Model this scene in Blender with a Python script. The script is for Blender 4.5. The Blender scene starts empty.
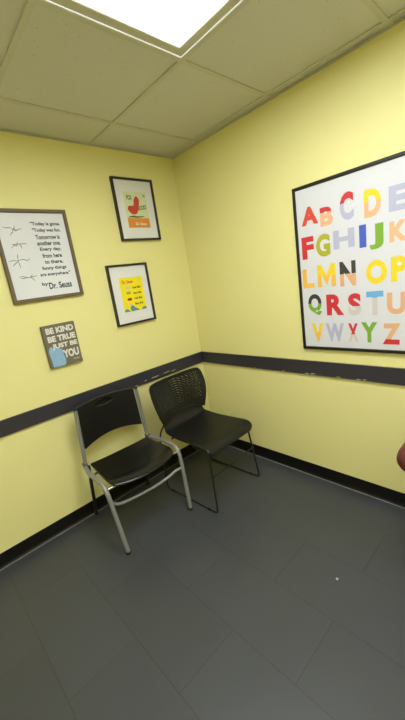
import bpy, bmesh, math, random
from mathutils import Vector, Matrix
random.seed(4)
C = bpy.context.scene.collection
PI = math.pi

# ------------------------------------------------------------------ materials
def mat(name, col, rough=.5, metal=0., coat=0., spec=.5, emit=None, estr=0.):
    m = bpy.data.materials.new(name); m.use_nodes = True
    b = m.node_tree.nodes['Principled BSDF']
    b.inputs['Base Color'].default_value = (*col, 1)
    b.inputs['Roughness'].default_value = rough
    b.inputs['Metallic'].default_value = metal
    b.inputs['Coat Weight'].default_value = coat
    b.inputs['Coat Roughness'].default_value = .12
    b.inputs['Specular IOR Level'].default_value = spec
    if emit:
        b.inputs['Emission Color'].default_value = (*emit, 1)
        b.inputs['Emission Strength'].default_value = estr
    return m

def noise_bump(m, scale, strength, dist=.002, detail=3, colvar=0.):
    nt = m.node_tree; b = nt.nodes['Principled BSDF']
    tc = nt.nodes.new('ShaderNodeTexCoord')
    n = nt.nodes.new('ShaderNodeTexNoise'); n.inputs['Scale'].default_value = scale; n.inputs['Detail'].default_value = detail
    nt.links.new(tc.outputs['Object'], n.inputs['Vector'])
    bp = nt.nodes.new('ShaderNodeBump'); bp.inputs['Strength'].default_value = strength; bp.inputs['Distance'].default_value = dist
    nt.links.new(n.outputs['Fac'], bp.inputs['Height']); nt.links.new(bp.outputs['Normal'], b.inputs['Normal'])
    if colvar:
        c = b.inputs['Base Color'].default_value[:]
        mx = nt.nodes.new('ShaderNodeMix'); mx.data_type = 'RGBA'
        mx.inputs[6].default_value = (*[v*(1-colvar) for v in c[:3]], 1)
        mx.inputs[7].default_value = (*[min(1, v*(1+colvar)) for v in c[:3]], 1)
        nt.links.new(n.outputs['Fac'], mx.inputs[0]); nt.links.new(mx.outputs[2], b.inputs['Base Color'])
    return m

def srgb(r, g, b):
    f = lambda v: (v/255/12.92) if v/255 <= .04045 else ((v/255+.055)/1.055)**2.4
    return (f(r), f(g), f(b))

M = {}
M['wall'] = noise_bump(mat('yellow_wall_paint', srgb(234, 226, 156), .55), 260, .12, .001)
M['rail'] = noise_bump(mat('charcoal_rail_paint', srgb(51, 48, 57), .45), 60, .1, .001, colvar=.1)
M['chip'] = mat('bare_chipped_paint', srgb(190, 182, 160), .8)
M['base'] = mat('black_vinyl_base', srgb(13, 11, 10), .5, spec=.3)
M['floor_line'] = mat('grey_floor_line', srgb(140, 138, 134), .4)
M['tee'] = mat('ceiling_grid_metal', srgb(205, 202, 190), .4)
M['lens'] = mat('light_diffuser', (.9, .9, .9), .5, emit=(.93, .97, 1), estr=11)
M['leak'] = mat('light_leak_glow', (.9, .9, .9), .5, emit=(.95, .98, 1), estr=.7)
M['bezel'] = mat('light_bezel_white', srgb(205, 203, 192), .35)
M['black_frame'] = mat('black_frame_wood', srgb(34, 29, 26), .35)
M['brown_frame'] = noise_bump(mat('weathered_brown_frame', srgb(104, 88, 62), .55), 90, .3, .001, colvar=.25)
M['poster_frame'] = mat('black_poster_frame', srgb(18, 18, 16), .35)
M['mat'] = mat('white_mat_board', srgb(226, 226, 228), .6, coat=.2)
M['paper'] = mat('white_paper', srgb(224, 225, 232), .6, coat=.2)
M['sheet'] = mat('white_poster_sheet', srgb(214, 214, 222), .6, coat=.15)
M['ink'] = mat('black_ink', srgb(42, 42, 44), .6)
M['grey_ink'] = mat('grey_ink', srgb(130, 130, 128), .6)
M['plastic'] = noise_bump(mat('black_moulded_plastic', srgb(19, 19, 20), .3, spec=.5), 700, .12, .0005)
M['seat_plastic'] = mat('polished_black_plastic', srgb(17, 17, 18), .24)
M['shell'] = noise_bump(mat('charcoal_moulded_plastic', srgb(18, 19, 20), .4, spec=.4), 800, .15, .0005)
M['silver'] = mat('silver_painted_tube', srgb(138, 138, 136), .36, metal=.2)
M['dark_tube'] = mat('dark_grey_tube', srgb(58, 56, 50), .4, metal=.5)
M['black_tube'] = mat('black_coated_wire', srgb(34, 33, 30), .4, metal=.2)
M['rubber'] = mat('black_rubber', srgb(22, 22, 22), .7)
M['bracket'] = mat('grey_bracket', srgb(96, 96, 98), .45, metal=.3)
M['chrome'] = mat('bright_steel', srgb(200, 196, 180), .25, metal=.9)
M['maroon'] = noise_bump(mat('maroon_vinyl', srgb(98, 44, 44), .45), 300, .1, .001)
M['white'] = mat('white_scrap', srgb(180, 180, 176), .7)
M['sign'] = noise_bump(mat('grey_canvas', srgb(112, 104, 88), .7), 400, .3, .001)
M['sign_text'] = mat('white_sign_paint', srgb(222, 220, 212), .6)
M['sign_blue'] = noise_bump(mat('pale_blue_paint', srgb(140, 178, 214), .65), 40, .1, .001, colvar=.15)
def ink(name, r, g, b): M[name] = mat(name + '_ink', srgb(r, g, b), .6, coat=.1); return M[name]
for a in [('red', 204, 44, 52), ('orange_red', 214, 70, 52), ('peach', 236, 178, 136), ('lavender', 180, 180, 208), ('blue', 62, 92, 190),
          ('olive', 172, 170, 44), ('green', 120, 168, 48), ('yellow', 236, 206, 40), ('amber', 238, 186, 80), ('dark', 52, 52, 54), ('sky', 108, 172, 222),
          ('pale', 206, 196, 194), ('pink', 224, 120, 120), ('book_cream', 214, 220, 182), ('book_orange', 226, 142, 52), ('book_red', 202, 66, 52),
          ('book_green', 84, 124, 70), ('book_yellow', 246, 226, 16), ('deep_green', 70, 110, 60), ('ink_blue', 96, 140, 150), ('maroon_ink', 150, 60, 40), ('tan', 222, 170, 128)]:
    ink(*a)

# ceiling tile: speckled acoustical board
m = mat('acoustic_tile', srgb(214, 210, 196), .85); M['tile'] = m
nt = m.node_tree; b = nt.nodes['Principled BSDF']
tc = nt.nodes.new('ShaderNodeTexCoord')
vo = nt.nodes.new('ShaderNodeTexVoronoi'); vo.inputs['Scale'].default_value = 38
n1 = nt.nodes.new('ShaderNodeTexNoise'); n1.inputs['Scale'].default_value = 22; n1.inputs['Detail'].default_value = 2
nt.links.new(tc.outputs['Object'], vo.inputs['Vector']); nt.links.new(tc.outputs['Object'], n1.inputs['Vector'])
r1 = nt.nodes.new('ShaderNodeValToRGB'); r1.color_ramp.elements[0].position = .06; r1.color_ramp.elements[1].position = .14
r1.color_ramp.elements[0].color = (0, 0, 0, 1); r1.color_ramp.elements[1].color = (1, 1, 1, 1)
r2 = nt.nodes.new('ShaderNodeValToRGB'); r2.color_ramp.elements[0].position = .42; r2.color_ramp.elements[1].position = .56
nt.links.new(vo.outputs['Distance'], r1.inputs[0]); nt.links.new(n1.outputs['Fac'], r2.inputs[0])
mx = nt.nodes.new('ShaderNodeMath'); mx.operation = 'MAXIMUM'
nt.links.new(r1.outputs[0], mx.inputs[0]); nt.links.new(r2.outputs[0], mx.inputs[1])
cm = nt.nodes.new('ShaderNodeMix'); cm.data_type = 'RGBA'
cm.inputs[6].default_value = (*srgb(176, 172, 164), 1); cm.inputs[7].default_value = (*srgb(216, 214, 210), 1)
nt.links.new(mx.outputs[0], cm.inputs[0]); nt.links.new(cm.outputs[2], b.inputs['Base Color'])
bp = nt.nodes.new('ShaderNodeBump'); bp.inputs['Strength'].default_value = .35; bp.inputs['Distance'].default_value = .002
nt.links.new(mx.outputs[0], bp.inputs['Height']); nt.links.new(bp.outputs['Normal'], b.inputs['Normal'])

# floor: dark grey 12 x 24 inch tiles in running bond
m = mat('grey_floor_tile', (.07, .07, .07), .42); M['floor'] = m
nt = m.node_tree; b = nt.nodes['Principled BSDF']
tc = nt.nodes.new('ShaderNodeTexCoord'); sp = nt.nodes.new('ShaderNodeSeparateXYZ'); cb = nt.nodes.new('ShaderNodeCombineXYZ')
nt.links.new(tc.outputs['Object'], sp.inputs[0])
ay = nt.nodes.new('ShaderNodeMath'); ay.operation = 'ADD'; ay.inputs[1].default_value = 1.61 + .615*10
ax = nt.nodes.new('ShaderNodeMath'); ax.operation = 'ADD'; ax.inputs[1].default_value = .9 + .308*20
nt.links.new(sp.outputs['Y'], ay.inputs[0]); nt.links.new(sp.outputs['X'], ax.inputs[0])
nt.links.new(ay.outputs[0], cb.inputs['X']); nt.links.new(ax.outputs[0], cb.inputs['Y'])
bk = nt.nodes.new('ShaderNodeTexBrick'); bk.offset = .5; bk.offset_frequency = 2
for k, v in (('Scale', 1), ('Mortar Size', .0018), ('Mortar Smooth', .3), ('Bias', 0), ('Brick Width', .615), ('Row Height', .308)):
    bk.inputs[k].default_value = v
bk.inputs['Color1'].default_value = (*srgb(62, 64, 69), 1); bk.inputs['Color2'].default_value = (*srgb(64, 66, 72), 1)
bk.inputs['Mortar'].default_value = (*srgb(48, 47, 47), 1)
nt.links.new(cb.outputs[0], bk.inputs['Vector'])
n1 = nt.nodes.new('ShaderNodeTexNoise'); n1.inputs['Scale'].default_value = 5; n1.inputs['Detail'].default_value = 6
nt.links.new(tc.outputs['Object'], n1.inputs['Vector'])
mr = nt.nodes.new('ShaderNodeMapRange'); mr.inputs['To Min'].default_value = .9; mr.inputs['To Max'].default_value = 1.1
nt.links.new(n1.outputs['Fac'], mr.inputs['Value'])
ml = nt.nodes.new('ShaderNodeMix'); ml.data_type = 'RGBA'; ml.blend_type = 'MULTIPLY'; ml.inputs[0].default_value = 1
nt.links.new(bk.outputs['Color'], ml.inputs[6]); nt.links.new(mr.outputs[0], ml.inputs[7])
nt.links.new(ml.outputs[2], b.inputs['Base Color'])
rr = nt.nodes.new('ShaderNodeMapRange'); rr.inputs['To Min'].default_value = .34; rr.inputs['To Max'].default_value = .5
nt.links.new(n1.outputs['Fac'], rr.inputs['Value']); nt.links.new(rr.outputs[0], b.inputs['Roughness'])
bp = nt.nodes.new('ShaderNodeBump'); bp.inputs['Strength'].default_value = .5; bp.inputs['Distance'].default_value = .001; bp.invert = True
nt.links.new(bk.outputs['Fac'], bp.inputs['Height']); nt.links.new(bp.outputs['Normal'], b.inputs['Normal'])

# ------------------------------------------------------------------ mesh helpers
class MB:
    """collects shapes; build() links them as one mesh object"""
    def __init__(s): s.v = []; s.f = []; s.mi = []
    def add(s, vs, fs, mi=0):
        o = len(s.v); s.v += [tuple(v) for v in vs]; s.f += [[i+o for i in f] for f in fs]; s.mi += [mi]*len(fs); return s
    def box(s, a, b, mi=0):
        (x0, y0, z0), (x1, y1, z1) = a, b
        vs = [(x, y, z) for x in (x0, x1) for y in (y0, y1) for z in (z0, z1)]
        return s.add(vs, [(0, 1, 3, 2), (4, 6, 7, 5), (0, 4, 5, 1), (2, 3, 7, 6), (0, 2, 6, 4), (1, 5, 7, 3)], mi)
    def tube(s, pts, r, seg=14, smooth=0, mi=0, close_ends=True):
        P = [Vector(p) for p in pts]
        R = list(r) if isinstance(r, (list, tuple)) else [r]*len(P)
        n = len(P)
        T = [((P[min(i+1, n-1)]-P[max(i-1, 0)]).normalized()) for i in range(n)]
        up = Vector((0, 0, 1)) if abs(T[0].z) < .9 else Vector((1, 0, 0))
        nrm = (up - T[0]*up.dot(T[0])).normalized()
        vs = []
        for i in range(n):
            nrm = (nrm - T[i]*nrm.dot(T[i])).normalized(); bi = T[i].cross(nrm)
            for k in range(seg):
                a = 2*PI*k/seg; vs.append(P[i] + (nrm*math.cos(a) + bi*math.sin(a))*R[i])
        fs = [(i*seg+k, i*seg+(k+1) % seg, (i+1)*seg+(k+1) % seg, (i+1)*seg+k) for i in range(n-1) for k in range(seg)]
        if close_ends: fs += [tuple(reversed(range(seg))), tuple((n-1)*seg+k for k in range(seg))]
        return s.add(vs, fs, mi)
    def build(s, name, mats, parent=None, smooth=False, bevel=0, bseg=2):
        me = bpy.data.meshes.new(name); me.from_pydata(s.v, [], s.f)
        for mm in (mats if isinstance(mats, (list, tuple)) else [mats]): me.materials.append(mm)
        for p, i in zip(me.polygons, s.mi): p.material_index = i; p.use_smooth = smooth
        bm = bmesh.new(); bm.from_mesh(me); bmesh.ops.recalc_face_normals(bm, faces=bm.faces[:]); bm.to_mesh(me); bm.free()
        if smooth: me.set_sharp_from_angle(angle=math.radians(50))
        o = bpy.data.objects.new(name, me); C.objects.link(o)
        if parent: o.parent = parent
        if bevel:
            md = o.modifiers.new('bevel', 'BEVEL'); md.width = bevel; md.segments = bseg; md.limit_method = 'ANGLE'; md.angle_limit = math.radians(40)
        return o

def fillet(pts, rad, n=6):
    """polyline with rounded inner corners"""
    P = [Vector(p) for p in pts]; out = [P[0]]
    for i in range(1, len(P)-1):
        a, b_, c = P[i-1], P[i], P[i+1]
        r = rad[i-1] if isinstance(rad, (list, tuple)) else rad
        d1, d2 = (a-b_), (c-b_)
        t = min(r, d1.length*.49, d2.length*.49)
        p0 = b_ + d1.normalized()*t; p2 = b_ + d2.normalized()*t
        for k in range(n+1):
            u = k/n; out.append(p0*(1-u)**2 + b_*2*u*(1-u) + p2*u*u)
    out.append(P[-1]); return out

def catmull(pts, n=8):
    P = [Vector(p) for p in pts]; P = [P[0]*2-P[1]] + P + [P[-1]*2-P[-2]]; out = []
    for i in range(1, len(P)-2):
        for k in range(n):
            t = k/n
            out.append(.5*((2*P[i]) + (P[i+1]-P[i-1])*t + (2*P[i-1]-5*P[i]+4*P[i+1]-P[i+2])*t*t + (3*P[i]-P[i-1]-3*P[i+1]+P[i+2])*t**3))
    out.append(P[-2]); return out

def tag(o, label=None, cat=None, group=None, kind=None):
    if label: o['label'] = label
    if cat: o['category'] = cat
    if group: o['group'] = group
    if kind: o['kind'] = kind
    return o
def thing(name, label, cat, loc=(0, 0, 0), rz=0, group=None):
    o = bpy.data.objects.new(name, None); o.empty_display_size = .1; C.objects.link(o)
    o.location = loc; o.rotation_euler = (0, 0, rz)
    return tag(o, label, cat, group)
def struct(name, mb, mats, bevel=0, smooth=False):
    return tag(mb.build(name, mats, None, smooth, bevel), kind='structure')

# text -> (verts 0..1 in u and v, faces), front face plus thin sides
_tc = {}
def glyph(s, bold=0., spacing=1.):
    key = (s, bold, spacing)
    if key in _tc: return _tc[key]
    cu = bpy.data.curves.new('t', 'FONT'); cu.body = s; cu.offset = bold; cu.extrude = 0; cu.resolution_u = 4; cu.space_character = spacing
    cu.fill_mode = 'FRONT'
    o = bpy.data.objects.new('t', cu); C.objects.link(o)
    dg = bpy.context.evaluated_depsgraph_get(); dg.update()
    me = bpy.data.meshes.new_from_object(o.evaluated_get(dg))
    vs = [tuple(v.co) for v in me.vertices]; fs = [list(p.vertices) for p in me.polygons]
    bpy.data.objects.remove(o); bpy.data.curves.remove(cu); bpy.data.meshes.remove(me)
    x0 = min(v[0] for v in vs); x1 = max(v[0] for v in vs); y0 = min(v[1] for v in vs); y1 = max(v[1] for v in vs)
    _tc[key] = ([((v[0]-x0)/(x1-x0), (v[1]-y0)/(y1-y0)) for v in vs], fs, (x1-x0)/(y1-y0))
    return _tc[key]

# wall maps: (u along the wall, v up, w out of the wall) relative to an origin (u0, v0)
def wall_map(side, u0, v0):
    if side == 'L': return lambda u, v, w: (u-u0, -w, v-v0)
    return lambda u, v, w: (-w, -(u-u0), v-v0)
def wall_loc(side, u0, v0): return (u0, 0, v0) if side == 'L' else (0, -u0, v0)

def add_text(mb, P, s, u0, u1, v0, v1, w, bold=0., mi=0, dv=0., spacing=1.):
    vs, fs, _ = glyph(s, bold, spacing)
    mb.add([P(u0+(u1-u0)*x, v0+(v1-v0)*y + dv*x, w) for x, y in vs], fs, mi)
def text_part(P, parent, mm, s, *a, **k):
    mb = MB(); add_text(mb, P, s, *a, **k); return mb.build('text_line', M[mm], parent)
def add_quad(mb, P, u0, u1, v0, v1, w, mi=0):
    mb.add([P(u0, v0, w), P(u1, v0, w), P(u1, v1, w), P(u0, v1, w)], [(0, 1, 2, 3)], mi)
def add_poly(mb, P, pts, w, mi=0):
    mb.add([P(u, v, w) for u, v in pts], [tuple(range(len(pts)))], mi)
def add_ellipse(mb, P, u, v, a, b_, w, mi=0, rot=0, n=24):
    add_poly(mb, P, [(u + a*math.cos(t)*math.cos(rot) - b_*math.sin(t)*math.sin(rot), v + a*math.cos(t)*math.sin(rot) + b_*math.sin(t)*math.cos(rot)) for t in [2*PI*k/n for k in range(n)]], w, mi)
def add_stroke(mb, P, pts, width, w, mi=0):
    q = catmull([(u, v, 0) for u, v in pts], 6); n = len(q)
    vs = []
    for i in range(n):
        t = (q[min(i+1, n-1)]-q[max(i-1, 0)]).normalized(); nn = Vector((-t.y, t.x, 0))
        wd = width*(.35 + .65*math.sin(PI*(i+.5)/n))
        a = q[i]+nn*wd/2; c = q[i]-nn*wd/2; vs += [P(a.x, a.y, w), P(c.x, c.y, w)]
    mb.add(vs, [(2*i, 2*i+1, 2*i+3, 2*i+2) for i in range(n-1)], mi)

def frame_mb(P, u0, u1, v0, v1, fw, d, lip=.004):
    """mitred picture frame with a chamfered inner lip"""
    mb = MB()
    prof = [(0, 0.001), (0, d-.002), (.002, d), (fw-lip, d), (fw, d-lip), (fw, .001)]    # inset, depth
    n = len(prof); vs = []
    for (cu, cv, su, sv) in ((u0, v0, 1, 1), (u1, v0, -1, 1), (u1, v1, -1, -1), (u0, v1, 1, -1)):
        for i, w in prof: vs.append(P(cu+su*i, cv+sv*i, w))
    fs = [(a*n+k, a*n+(k+1) % n, ((a+1) % 4)*n+(k+1) % n, ((a+1) % 4)*n+k) for a in range(4) for k in range(n)]
    return mb.add(vs, fs)
def slab(P, u0, u1, v0, v1, w0, w1):
    mb = MB()
    vs = [P(u, v, w) for u in (u0, u1) for v in (v0, v1) for w in (w0, w1)]
    return mb.add(vs, [(0, 1, 3, 2), (4, 6, 7, 5), (0, 4, 5, 1), (2, 3, 7, 6), (0, 2, 6, 4), (1, 5, 7, 3)])

# ------------------------------------------------------------------ room shell
H = 2.44; X0, Y0 = -3.2, -3.7; TH = .1
struct('floor', MB().box((X0-TH, Y0-TH, -.1), (TH, TH, 0)), M['floor'])
struct('wall_left', MB().box((X0-TH, 0, 0), (TH, TH, H)), M['wall'])
struct('wall_right', MB().box((0, Y0-TH, 0), (TH, 0, H)), M['wall'])
struct('wall_back', MB().box((X0, Y0-TH, 0), (0, Y0, H)), M['wall'])
struct('wall_far_left', MB().box((X0-TH, Y0-TH, 0), (X0, 0, H)), M['wall'])

# ceiling boards (one continuous ceiling) with an opening for each light
GX, GY, G = -.692, -.314, .6283
gx = [GX + G*k for k in range(1, -5, -1)]; gx = [x for x in gx if X0 < x < 0]       # grid lines, right to left
gy = [GY - G*k for k in range(0, 6)]; gy = [y for y in gy if Y0 < y < 0]
lights = [(gx[2], gx[1], gy[3], gy[1]), (gx[4], gx[3], gy[4], gy[2]), (gx[2], gx[1], gy[5], gy[4]-.0001)]                                             # x0,x1,y0,y1
cm_ = MB(); xs = [0] + gx + [X0]; ys = [0] + gy + [Y0]
for i in range(len(xs)-1):
    for j in range(len(ys)-1):
        xa, xb, ya, yb = xs[i+1], xs[i], ys[j+1], ys[j]
        cx, cy = (xa+xb)/2, (ya+yb)/2
        if any(l[0] < cx < l[1] and l[2] < cy < l[3] for l in lights): continue
        cm_.box((xa+.001, ya+.001, H+.006), (xb-.001, yb-.001, H+.022))
cm_.box((X0-TH, Y0-TH, H+.12), (TH, TH, H+.2))
struct('ceiling', cm_, M['tile'])
tm = MB(); tw = .012
for x in gx:
    tm.box((x-tw, Y0, H), (x+tw, 0, H+.0055))
for y in gy:
    for i in range(len(xs)-1):
        a, b_ = xs[i+1], xs[i]
        if any(l[0]-.01 < (a+b_)/2 < l[1]+.01 and l[2]+.1 < y < l[3]-.1 for l in lights): continue
        tm.box((a+(tw if i < len(xs)-2 else 0), y-tw, H), (b_-(tw if i else 0), y+tw, H+.0055))
tm.box((X0, -.02, H-.0015), (0, 0, H-.0001)); tm.box((-.02, Y0, H-.0015), (0, -.02, H-.0001))
struct('trim_1', tm, M['tee'])

# chair rail boards, with chips in the paint along their lower edges
RT, RB, RD = .874, .779, .014
rm = MB().box((X0, -RD, RB), (0, 0, RT))
for a, b_, z0, z1 in [(-.644, -.612, .799, .803), (-.577, -.499, .801, .806), (-.457, -.385, .805, .809), (-.375, -.322, .799, .803), (-.73, -.70, .785, .79), (-1.02, -1.0, .782, .786)]:
    c = .002; rm.add([(a, -RD-.0004, z0), (a+.01, -RD-.0004, z1), (b_-.008, -RD-.0004, z1+.001), (b_, -RD-.0004, z0+.002), ((a+b_)/2, -RD-.0004, z0-.002)], [(0, 1, 2, 3, 4)], 1)
struct('trim_2', rm, [M['rail'], M['chip']])
rm = MB().box((-RD, Y0, RB), (0, -RD, RT))
for a, b_, z in [(.848, .873, .784), (1.029, 1.060, .784), (1.07, 1.109, .786), (1.244, 1.276, .783), (1.367, 1.40, .783), (1.405, 1.431, .785), (.6, .615, .783)]:
    rm.add([(-RD-.0004, -a, z), (-RD-.0004, -a-.006, z+.005), (-RD-.0004, -b_+.01, z+.004), (-RD-.0004, -b_, z+.001), (-RD-.0004, -(a+b_)/2, z-.002)], [(0, 1, 2, 3, 4)], 1)
struct('trim_3', rm, [M['rail'], M['chip']])

# vinyl cove base with a toe, and a thin pale grey line at the floor
BH = .0917
def cove(axis, length):
    prof = [(0, 0), (.014, 0), (.0125, .003), (.007, .010), (.0045, .022), (.004, BH-.002), (.003, BH), (0, BH)]
    n = len(prof); mb = MB()
    if axis == 'x': vs = [(X0, -d, z) for d, z in prof] + [(0, -d, z) for d, z in prof]
    else: vs = [(-d, Y0, z) for d, z in prof] + [(-d, -.0, z) for d, z in prof]
    mb.add(vs, [(k, (k+1) % n, n+(k+1) % n, n+k) for k in range(n)] + [tuple(range(n)), tuple(range(2*n-1, n-1, -1))])
    if axis == 'x': mb.box((X0, -.0185, 0), (-.0185, -.0135, .0022), 1)
    else: mb.box((-.0185, Y0, 0), (-.0135, -.0185, .0022), 1)
    return mb
struct('baseboard_left', cove('x', 0), [M['base'], M['floor_line']])
struct('baseboard_right', cove('y', 0), [M['base'], M['floor_line']])

# ------------------------------------------------------------------ ceiling light
for (xa, xb, ya, yb), lab in zip(lights, ('bright white rectangular ceiling light panel above the chairs, cut off by the top edge', 'added unseen fill light panel farther left, above the viewer', 'added unseen square fill light panel behind the viewer')):  # second and third panels are added out of view to brighten the lower walls
    t = thing('ceiling_light', lab, 'ceiling light', ((xa+xb)/2, (ya+yb)/2, H))
    w2, l2 = (xb-xa)/2-tw, (yb-ya)/2-tw
    bz = .050
    mb = MB()
    prof = [(.006, .05), (.006, .003), (.008, .001), (bz-.004, .001), (bz, .004), (bz+.001, .016)]
    n = len(prof); vs = []
    for sx, sy in ((-1, -1), (1, -1), (1, 1), (-1, 1)):
        for i, z in prof: vs.append((sx*(w2-i), sy*(l2-i), z))
    mb.add(vs, [(a*n+k, a*n+k+1, ((a+1) % 4)*n+k+1, ((a+1) % 4)*n+k) for a in range(4) for k in range(n-1)])
    mb.build('frame', M['bezel'], t)
    MB().box((-w2+bz, -l2+bz, .013), (w2-bz, l2-bz, .016)).build('diffuser', M['lens'], t)
    mb = MB(); g0, g1 = .001, .005  # glowing strips imitate light leaking between bezel and grid
    for a, b_ in (((-w2+g0, l2-g1, .004), (w2-g0, l2-g0, .005)), ((-w2+g0, -l2+g0, .004), (w2-g0, -l2+g1, .005)),
                  ((-w2+g0, -l2+g1, .004), (-w2+g1, l2-g1, .005)), ((w2-g1, -l2+g1, .004), (w2-g0, l2-g1, .005))):
        mb.box(a, b_)
    mb.build('light_leak_glow', M['leak'], t)
    mb = MB().box((-w2, -l2, .05), (w2, l2, .09)); mb.build('housing', M['bezel'], t)

# ------------------------------------------------------------------ wall art
def art(name, label, cat, side, u0, u1, v0, v1):
    uc, vc = (u0+u1)/2, v0
    return thing(name, label, cat, wall_loc(side, uc, vc)), wall_map(side, uc, vc)

# quotation in a brown frame
u0, u1, v0, v1 = -1.388, -.964, 1.512, 2.035
t, P = art('framed_quote', 'brown framed white print with a rhyming quotation in black lettering, left on the yellow wall', 'framed print', 'L', u0, u1, v0, v1)
frame_mb(P, u0, u1, v0, v1, .02, .022).build('frame', M['brown_frame'], t)
sh = slab(P, u0+.012, u1-.012, v0+.012, v1-.012, .002, .010).build('paper', M['paper'], t)
mb = MB()
lines = [('"Today is gone.', -1.188, -1.014, 1.943), ('"Today was fun.', -1.186, -1.019, 1.907), ('Tomorrow is', -1.177, -1.033, 1.869), ('another one.', -1.177, -1.036, 1.834),
         ('Every day,', -1.168, -1.041, 1.797), ('from here', -1.163, -1.046, 1.761), ('to there,', -1.159, -1.048, 1.723), ('funny things', -1.183, -1.035, 1.686), ('are everywhere."', -1.203, -1.018, 1.650)]
for s, a, b_, v in lines:
    text_part(P, sh, 'ink', s, a, b_, v-.003, v+.023, .0106, .03)
text_part(P, sh, 'ink', 'by', -1.207, -1.170, 1.592, 1.616, .0106, .03)
text_part(P, sh, 'ink', 'Dr. Seuss', -1.168, -1.026, 1.572, 1.612, .0106, .028)
for cu, cv, wd in ((-1.28, 1.93, .06), (-1.285, 1.835, .06), (-1.285, 1.745, .06), (-1.268, 1.655, .05)):
    mb = MB(); hub = (cu+random.uniform(-.02, .02), cv+random.uniform(-.006, .012))      # loose pen strokes
    for k in range(5):
        a = PI*(k*.42+random.uniform(-.1, .1)); pts = [hub]
        for q in range(3): pts.append((pts[-1][0]+math.cos(a)*wd*.3+random.uniform(-.008, .008), pts[-1][1]+math.sin(a)*.009+random.uniform(-.01, .01)))
        add_stroke(mb, P, pts, .0045, .0106+.00004*k)
    mb.build('pen_sketch', M['grey_ink'], sh)

# two black frames with white mats
def matted(label, u0, u1, v0, v1, pu0, pu1, pv0, pv1, bookmat):
    t, P = art('framed_print', label, 'framed print', 'L', u0, u1, v0, v1)
    frame_mb(P, u0, u1, v0, v1, .014, .026, .003).build('frame', M['black_frame'], t)
    slab(P, u0+.010, u1-.010, v0+.010, v1-.010, .002, .012).build('mat_board', M['mat'], t)
    pr = slab(P, pu0, pu1, pv0, pv1, .0115, .0126).build('print', bookmat, t)
    return t, P, pr
t, P, pr = matted('black framed print of a cream cover with orange band, highest on the wall', -.597, -.256, 1.838, 2.260, -.519, -.329, 1.926, 2.171, M['book_cream'])
mb = MB(); add_quad(mb, P, -.517, -.331, 1.928, 1.993, .0131); mb.build('orange_band', M['book_orange'], pr)
text_part(P, pr, 'sign_text', 'Dr. Seuss', -.455, -.36, 1.945, 1.964, .0136, .04)
text_part(P, pr, 'book_green', 'FOX', -.497, -.452, 2.115, 2.148, .0133, .04); text_part(P, pr, 'book_green', 'IN', -.356, -.338, 2.138, 2.156, .0133, .03)
text_part(P, pr, 'book_green', 'SOCKS', -.412, -.342, 2.046, 2.076, .0133, .04, dv=.01)
mb = MB()      # plain abstract red shape
q = catmull([(a, b_, 0) for a, b_ in [(-.503, 2.05), (-.47, 2.02), (-.43, 2.025), (-.405, 2.07), (-.395, 2.12), (-.415, 2.142), (-.438, 2.12), (-.45, 2.08), (-.49, 2.075), (-.503, 2.05)]], 6)[:-1]
add_poly(mb, P, [(v.x, v.y) for v in q], .0131); mb.build('red_shape', M['book_red'], pr)
mb = MB(); add_stroke(mb, P, [(-.505, 1.999), (-.47, 2.004), (-.43, 2.001), (-.37, 2.004)], .012, .0131); mb.build('green_stroke', M['deep_green'], pr)

t, P, pr = matted('black framed print of a yellow cover with short lines of text, lower one', -.766, -.432, 1.250, 1.680, -.687, -.494, 1.342, 1.586, M['book_yellow'])
text_part(P, pr, 'orange_red', 'Dr. Seuss', -.665, -.575, 1.544, 1.568, .0131, .028)
for s, v in (('one fish', 1.503), ('two fish', 1.463), ('red fish', 1.424), ('blue fish', 1.385)):
    text_part(P, pr, 'ink', s, -.588, -.518, v, v+.017, .0131, .03)
for (v, a, mm) in ((1.514, .018, 'pale'), (1.476, .020, 'olive'), (1.430, .021, 'maroon_ink'), (1.387, .015, 'pale')):
    mb = MB(); add_ellipse(mb, P, -.627, v, a, .010, .0131); mb.build('oval_mark', M[mm], pr)
mb = MB(); q = [(-.686, 1.343)] + [(-.686+.191*k/12, 1.354 + .012*math.sin(k*1.3)) for k in range(13)] + [(-.495, 1.343)]
add_poly(mb, P, q, .0131); add_ellipse(mb, P, -.615, 1.362, .02, .022, .0133); mb.build('blue_border', M['ink_blue'], pr)

# small canvas sign
SD = -.012; u0, u1, v0, v1 = -1.284, -1.077, 1.090, 1.358
t, P = art('canvas_sign', 'small grey canvas sign with white lettering and a pale blue patch, under the quotation', 'sign', 'L', u0, u1, v0, v1)
cv = slab(P, u0, u1, v0, v1, .001, .028).build('canvas', M['sign'], t, bevel=.003)
mb = MB()
for s, a, b_, v, h in (('BE KIND', -1.252, -1.078, 1.296, .038), ('BE TRUE', -1.252, -1.076, 1.244, .038), ('JUST BE', -1.236, -1.074, 1.193, .038), ('YOU', -1.180, -1.078, 1.130, .052)):
    text_part(P, cv, 'sign_text', s, a+SD, b_+SD, v+.007, v+h+.007, .0292, .05)
text_part(P, cv, 'sign_text', 'Dr. Seuss', -1.132, -1.094, 1.115, 1.124, .0288, .02)
mb = MB(); q = [(-1.256, 1.088), (-1.185, 1.088), (-1.172, 1.115), (-1.176, 1.150), (-1.178, 1.185), (-1.196, 1.200), (-1.225, 1.204), (-1.246, 1.218), (-1.262, 1.19), (-1.258, 1.14)]
q = [(v.x, v.y) for v in catmull([(a+SD, b_+.007, 0) for a, b_ in q + q[:1]], 5)][:-1]
add_poly(mb, P, q, .0286); mb.build('blue_patch', M['sign_blue'], cv)

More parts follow.
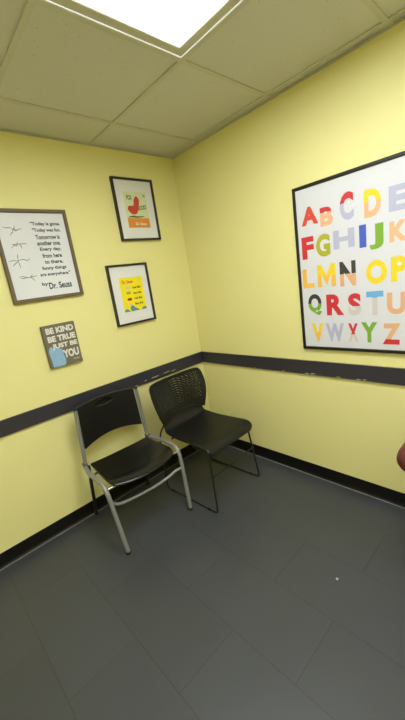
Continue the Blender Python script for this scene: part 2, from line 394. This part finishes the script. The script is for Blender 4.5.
# alphabet poster on the right wall
u0, u1, v0, v1 = 1.034, 1.692, .958, 1.930
t, P = art('alphabet_poster', 'large black framed white poster of colourful alphabet letters on the right wall', 'poster', 'R', u0, u1, v0, v1)
frame_mb(P, u0, u1, v0, v1, .018, .020, .003).build('frame', M['poster_frame'], t)
sh = slab(P, u0+.012, u1-.012, v0+.012, v1-.012, .002, .012).build('poster_sheet', M['sheet'], t)
letters = [('A', 1.127, 1.760, .105, .10, 'orange_red', 'orange_red', .0), ('B', 1.230, 1.735, .076, .10, 'peach', 'red', .72), ('C', 1.344, 1.760, .074, .14, 'lavender', 'red', .62),
 ('D', 1.475, 1.744, .082, .135, 'peach', 'yellow', .55), ('E', 1.592, 1.738, .082, .117, 'lavender', 'lavender', 0),
 ('F', 1.104, 1.583, .078, .128, 'red', 'red', 0), ('G', 1.200, 1.582, .086, .125, 'olive', 'olive', 0), ('H', 1.321, 1.597, .118, .10, 'lavender', 'lavender', 0),
 ('I', 1.423, 1.591, .036, .115, 'blue', 'blue', 0), ('J', 1.490, 1.578, .070, .125, 'green', 'green', 0), ('K', 1.595, 1.585, .085, .10, 'peach', 'peach', 0),
 ('L', 1.094, 1.404, .074, .114, 'amber', 'amber', 0), ('M', 1.211, 1.410, .112, .130, 'amber', 'yellow', .5), ('N', 1.336, 1.407, .09, .137, 'tan', 'dark', .5),
 ('O', 1.487, 1.399, .105, .125, 'yellow', 'yellow', 0), ('P', 1.597, 1.403, .078, .124, 'yellow', 'yellow', 0),
 ('Q', 1.126, 1.242, .088, .131, 'green', 'dark', .55), ('R', 1.254, 1.236, .105, .125, 'red', 'red', 0), ('S', 1.368, 1.233, .073, .126, 'pale', 'red', .42),
 ('T', 1.476, 1.234, .088, .131, 'pale', 'sky', .72), ('U', 1.582, 1.229, .09, .115, 'tan', 'tan', 0),
 ('V', 1.135, 1.067, .080, .117, 'amber', 'yellow', .5), ('W', 1.245, 1.069, .113, .112, 'lavender', 'lavender', 0), ('X', 1.354, 1.070, .058, .108, 'pale', 'red', .4),
 ('Y', 1.443, 1.072, .087, .116, 'green', 'green', 0), ('Z', 1.557, 1.065, .089, .116, 'red', 'tan', .25)]
words = dict(orange_red='orange red', amber='amber yellow', tan='tan', lavender='pale lavender')
for ch, uc, vc, w, h, c1, c2, fr in letters:
    uc += .006
    vs, fs, _ = glyph(ch, .05)
    if ch == 'M':
        vs = [(0, 0), (0, 1), (.24, 1), (.5, .52), (.76, 1), (1, 1), (1, 0), (.77, 0), (.77, .56), (.5, .06), (.23, .56), (.23, 0)]; fs = [list(range(12))]
    bm = bmesh.new(); bv = [bm.verts.new((x, y, 0)) for x, y in vs]
    for f in fs:
        try: bm.faces.new([bv[i] for i in f])
        except ValueError: pass
    bmesh.ops.triangulate(bm, faces=bm.faces[:])
    if fr: bmesh.ops.bisect_plane(bm, geom=bm.verts[:]+bm.edges[:]+bm.faces[:], plane_co=(0, fr, 0), plane_no=(0, 1, 0))
    bm.verts.index_update()
    mb = MB(); V = [P(uc-w/2+w*v.co.x, vc-h/2+h*v.co.y, .0126) for v in bm.verts]
    for f in bm.faces:
        mb.f.append([v.index for v in f.verts]); mb.mi.append(1 if f.calc_center_median().y > fr and fr else 0)
    mb.v = V
    o = mb.build('letter', [M[c1], M[c2]], sh); bm.free()
    o['label'] = ('%s letter %s' % (words.get(c1, c1), ch)) if c1 == c2 else ('letter %s, %s above %s' % (ch, words.get(c2, c2), words.get(c1, c1)))

# ------------------------------------------------------------------ grid surface helper
def surf(fn, nu, nv, keep=None):
    """fn(s in -1..1, t in 0..1) -> point; keep(s,t) drops faces"""
    mb = MB()
    vs = [fn(-1+2*i/nu, j/nv) for j in range(nv+1) for i in range(nu+1)]
    fs = []
    for j in range(nv):
        for i in range(nu):
            if keep and not keep(-1+2*(i+.5)/nu, (j+.5)/nv): continue
            a = j*(nu+1)+i; fs.append((a, a+1, a+nu+2, a+nu+1))
    return mb.add(vs, fs)
def solid(o, th, off=0, sub=0):
    md = o.modifiers.new('solid', 'SOLIDIFY'); md.thickness = th; md.offset = off
    if sub:
        s = o.modifiers.new('sub', 'SUBSURF'); s.levels = sub; s.render_levels = sub
    return o

# ------------------------------------------------------------------ chair with silver tube frame
ch = thing('stacking_chair', 'black plastic chair with silver tube frame and oval hole in its back', 'chair', (-1.036, -.36, 0), math.radians(-2.0))
TR = .0122
for sx in (-1, 1):
    up = fillet([(sx*.218, .204, .824), (sx*.236, .210, .47), (sx*.240, .21, .425)], .05)
    MB().tube(up, TR).build('back_upright', M['silver'], ch, True)
    # front leg: runs forward along the seat, bends and goes down
    fl = fillet([(sx*.243, .212, .432), (sx*.266, .08, .440), (sx*.264, -.138, .442), (sx*.241, -.193, .018)], [.08, .075], 10)
    l = MB().tube(fl, TR+.001).build('leg', M['silver'], ch, True)
    MB().tube([(sx*.2415, -.1905, .022), (sx*.241, -.193, .0)], .0138).build('foot_cap', M['rubber'], l, True)
    rl = fillet([(sx*.224, .200, .43), (sx*.224, .245, .25), (sx*.216, .315, .022)], .08)
    l = MB().tube(rl, TR-.001).build('leg', M['dark_tube'], ch, True); l['label'] = 'dark rear leg'
    MB().tube([(sx*.2165, .312, .024), (sx*.216, .316, .0)], .0128).build('foot_cap', M['rubber'], l, True)
    mb = MB().box((sx*.240-.0135, .190, .412), (sx*.240+.0135, .232, .456)); mb.build('bracket', M['bracket'], ch, bevel=.004)
    MB().tube([(sx*.2182, .204, .820), (sx*.2178, .204, .832)], .0128).build('end_cap', M['rubber'], ch, True)
st = catmull([(-.25, -.162, .335), (-.20, -.15, .300), (-.08, -.140, .278), (.06, -.140, .274), (.15, -.150, .290), (.20, -.158, .308), (.25, -.162, .308)], 8)
MB().tube(st, .0085).build('stretcher', M['silver'], ch, True)
for y, z in ((-.13, .412), (.1, .412)):
    MB().tube([(-.266, y, z), (.266, y, z)], .008).build('seat_rail', M['chrome'], ch, True)
def seat_pt(s, t):
    hw = .216 + .016*math.sin(PI*min(1, t*1.05)*.5) - .018*max(0, (t-.8)/.2)**2
    y = .19 - .345*t - .044*(1-s*s)*t*t
    z = .447 - .016*(1-abs(s)**2.2)*math.sin(PI*min(1, t*.95)) - .004*t + .006*abs(s)**4
    if t > .78: z -= .022*((t-.78)/.22)**2
    return (hw*s, y, z)
o = surf(seat_pt, 20, 22).build('seat', M['seat_plastic'], ch, True); solid(o, .016, -1, 1)
HW = .203
HX, HZ, HA, HB = -.018, .806, .074, .021
def back_raw(s, t):
    zb = .547 + .036*(1-s*s); zt = .832 + .012*(1-s*s) + .0*s
    z = zb + (zt-zb)*t
    y = .214 + .026*(1-s*s)
    return [(HW + .012*(.83-z)/.29)*s, y, z]
def hole_d(x, z): return ((x-HX)/HA)**2 + ((z-HZ)/HB)**2
NU, NV = 64, 44
def back_pt(s, t):
    p = back_raw(s, t); d = hole_d(p[0], p[2])
    if 1e-6 < d < 2.6:                                   # ease the grid onto the rim of the oval hole
        r = math.sqrt(d)
        if .72 < r < 1.28:
            k = 1/r; p[0] = HX + (p[0]-HX)*k; p[2] = HZ + (p[2]-HZ)*k
    return tuple(p)
def keep_back(s, t):
    p = back_raw(s, t); return hole_d(p[0], p[2]) > .92
o = surf(back_pt, NU, NV, keep_back).build('backrest', M['plastic'], ch, True); solid(o, .018, 0)
mb = MB(); add_ellipse(mb, lambda u, v, w: (u, .256-w, v), HX, HZ, HA+.012, HB+.012, 0)
solid(mb.build('handle_recess', M['plastic'], ch), .003, 0)
# ------------------------------------------------------------------ sled-base chair
ch = thing('sled_chair', 'charcoal shell chair with perforated back and thin black sled legs, in the corner', 'chair', (-.498, -.458, 0), math.radians(2.5))
r = .0062
for sx in (-1, 1):
    path = fillet([(sx*.200-.01, -.10, .430), (sx*.206-.01, -.252, .428), (sx*.238, -.278, r), (sx*.238, .235, r), (sx*.228, .235, .40), (sx*.222+.012, .235, .46), (sx*.185+.02, .225, .505), (sx*.215+.02, .235, .56)],
                  [.02, .03, .03, .05, .03, .03], 6)
    MB().tube(path, r, 10).build('sled_leg', M['black_tube'], ch, True)
    for y in (-.2, .17):
        MB().box((sx*.238-.007, y-.014, 0), (sx*.238+.007, y+.014, .0125)).build('floor_glide', M['rubber'], ch, bevel=.003)
MB().tube([(-.224, -.268, .262), (.224, -.268, .262)], .0045, 10).build('stretcher', M['black_tube'], ch, True)
for y in (-.10, .12):
    MB().tube([(-.207, y, .430), (.207, y, .430)], r, 10).build('seat_support', M['black_tube'], ch, True)
prof = catmull([(.252, .545), (.240, .500), (.205, .457), (.150, .446), (.04, .440), (-.10, .444), (-.20, .449), (-.250, .447), (-.274, .433), (-.281, .412)], 5)
npf = len(prof)-1
def shell_pt(s, t):
    k = t*npf; i = min(int(k), npf-1); q = prof[i].lerp(prof[i+1], k-i)
    if t < .30: hw = .200 + .024*(t/.30)**1.6
    else: hw = .224 + .012*math.sin(PI*(t-.3)/.7) - .03*max(0, (t-.86)/.14)**2
    y, z = q.x, q.y
    z += .010*abs(s)**3*(1 if t > .25 else t/.25) * (1-max(0, (t-.75)/.25))
    if t < .3: y -= .030*s*s*(1-t/.3)
    return (hw*s + .024*max(0, 1-t/.6) - .012*max(0, (t-.6)/.4), y, z)
prof = [Vector((p.x, p.y, 0)) for p in prof]
o = surf(shell_pt, 24, npf).build('seat', M['shell'], ch, True); solid(o, .010, -1, 1)
def sb_pt(s, t):
    hw = .212 + .050*math.sin(PI*.5*min(1, t/.68)) - .010*max(0, (t-.68)/.32)**2
    if t > .9: hw -= .010*((t-.9)/.1)**2
    z = .505 + .306*t + .006*s*s*t - .010*abs(s)**14*max(0, (t-.85)/.15)
    y = .246 + .046*t - (.045+.02*math.sin(PI*t))*s*s
    return (hw*s + .022, y, z)
def sb_keep(s, t):
    p = sb_pt(s, t); x = p[0]; z = p[2]
    if abs(s) > .86 or t < .26 or t > .93: return True
    # concentric arcs of short slots fanning out from the lower middle of the back
    dx, dz = (x-.022)/.85, z-.545
    R = math.hypot(dx, dz); a = math.atan2(dz, dx)
    ring = R/.0185; k = math.floor(ring); f = ring-k
    if k < 2: return True
    n = 3 + .9*k
    g = (a/PI*n + (k % 2)*.5) % 1
    return not (f < .2 and .14 < g)
o = surf(sb_pt, 220, 150, sb_keep).build('backrest', M['shell'], ch, True); solid(o, .008, 0)
# rim round the backrest
rim = [Vector(sb_pt(-1, k/20)) for k in range(21)] + [Vector(sb_pt(-1+2*k/20, 1)) for k in range(1, 21)] + [Vector(sb_pt(1, 1-k/20)) for k in range(1, 21)]
MB().tube(rim, .0062, 8).build('backrest_rim', M['shell'], ch, True)

# ------------------------------------------------------------------ maroon armchair whose arm end shows at the right edge
ac = thing('armchair', 'maroon padded armchair, only a rounded arm end showing at the right edge', 'armchair', (-.30, -2.08, 0), 0)
def pad(pts, rad, sq=1.0):
    return MB().tube(pts, rad, 20)
for sy in (1, -1):
    c = sy*.275
    xs_ = [-.275, -.272, -.262, -.245, -.215, .20, .215, .222]
    rs_ = [.006, .028, .046, .057, .062, .062, .052, .01]
    mb = MB().tube([(x, c, .648) for x in xs_], rs_, 22)
    mb.build('arm_pad', M['maroon'], ac, True)
    for x in (-.17, .17):
        MB().tube([(x, c, .61), (x, c, 0)], .014).build('leg', M['dark_tube'], ac, True)
MB().box((-.22, -.215, .36), (.20, .215, .46)).build('seat', M['maroon'], ac, bevel=.03, bseg=4)
mb = MB(); mb.add([(.15, -.215, .47), (.20, -.215, .47), (.28, -.215, .88), (.23, -.215, .88), (.15, .215, .47), (.20, .215, .47), (.28, .215, .88), (.23, .215, .88)],
       [(0, 1, 2, 3), (7, 6, 5, 4), (0, 4, 5, 1), (1, 5, 6, 2), (2, 6, 7, 3), (3, 7, 4, 0)])
mb.build('backrest', M['maroon'], ac, bevel=.02, bseg=4)
for x in (-.17, .17):
    MB().tube([(x, -.275, .37), (x, .275, .37)], .012).build('seat_rail', M['dark_tube'], ac, True)

# tiny scrap of paper on the floor
mb = MB(); mb.add([(-.007, -.005, .0), (.006, -.006, .001), (.008, .004, .0), (-.004, .006, .002), (0, 0, .005)], [(0, 1, 4), (1, 2, 4), (2, 3, 4), (3, 0, 4), (3, 2, 1, 0)])
o = mb.build('paper_scrap', M['white']); o.location = (-.702, -1.532, 0)
tag(o, 'tiny white scrap of paper lying on the dark floor', 'paper scrap')

# ------------------------------------------------------------------ camera
F, cx, cy, cz, yaw, pit, rol = 330.414, -1.92218, -2.17647, 1.49573, .84760, -.237495, -.149514
f = Vector((math.cos(pit)*math.cos(yaw), math.cos(pit)*math.sin(yaw), math.sin(pit)))
rt = Vector((math.sin(yaw), -math.cos(yaw), 0)); up = rt.cross(f)
c_, s_ = math.cos(rol), math.sin(rol)
r2 = rt*c_ + up*s_; u2 = up*c_ - rt*s_
cam = bpy.data.cameras.new('camera'); co = bpy.data.objects.new('camera', cam); C.objects.link(co)
mw = Matrix((( r2.x, u2.x, -f.x, cx), (r2.y, u2.y, -f.y, cy), (r2.z, u2.z, -f.z, cz), (0, 0, 0, 1)))
co.matrix_world = mw
cam.sensor_fit = 'VERTICAL'; cam.sensor_height = 36; cam.lens = F/720*36; cam.clip_start = .02
bpy.context.scene.camera = co

w = bpy.data.worlds.new('world'); bpy.context.scene.world = w; w.use_nodes = True
w.node_tree.nodes['Background'].inputs[0].default_value = (.9, .95, 1, 1); w.node_tree.nodes['Background'].inputs[1].default_value = .3
vs_ = bpy.context.scene.view_settings
vs_.view_transform = 'Standard'; vs_.look = 'None'; vs_.gamma = 1; vs_.use_curve_mapping = False
vs_.exposure = 0.64
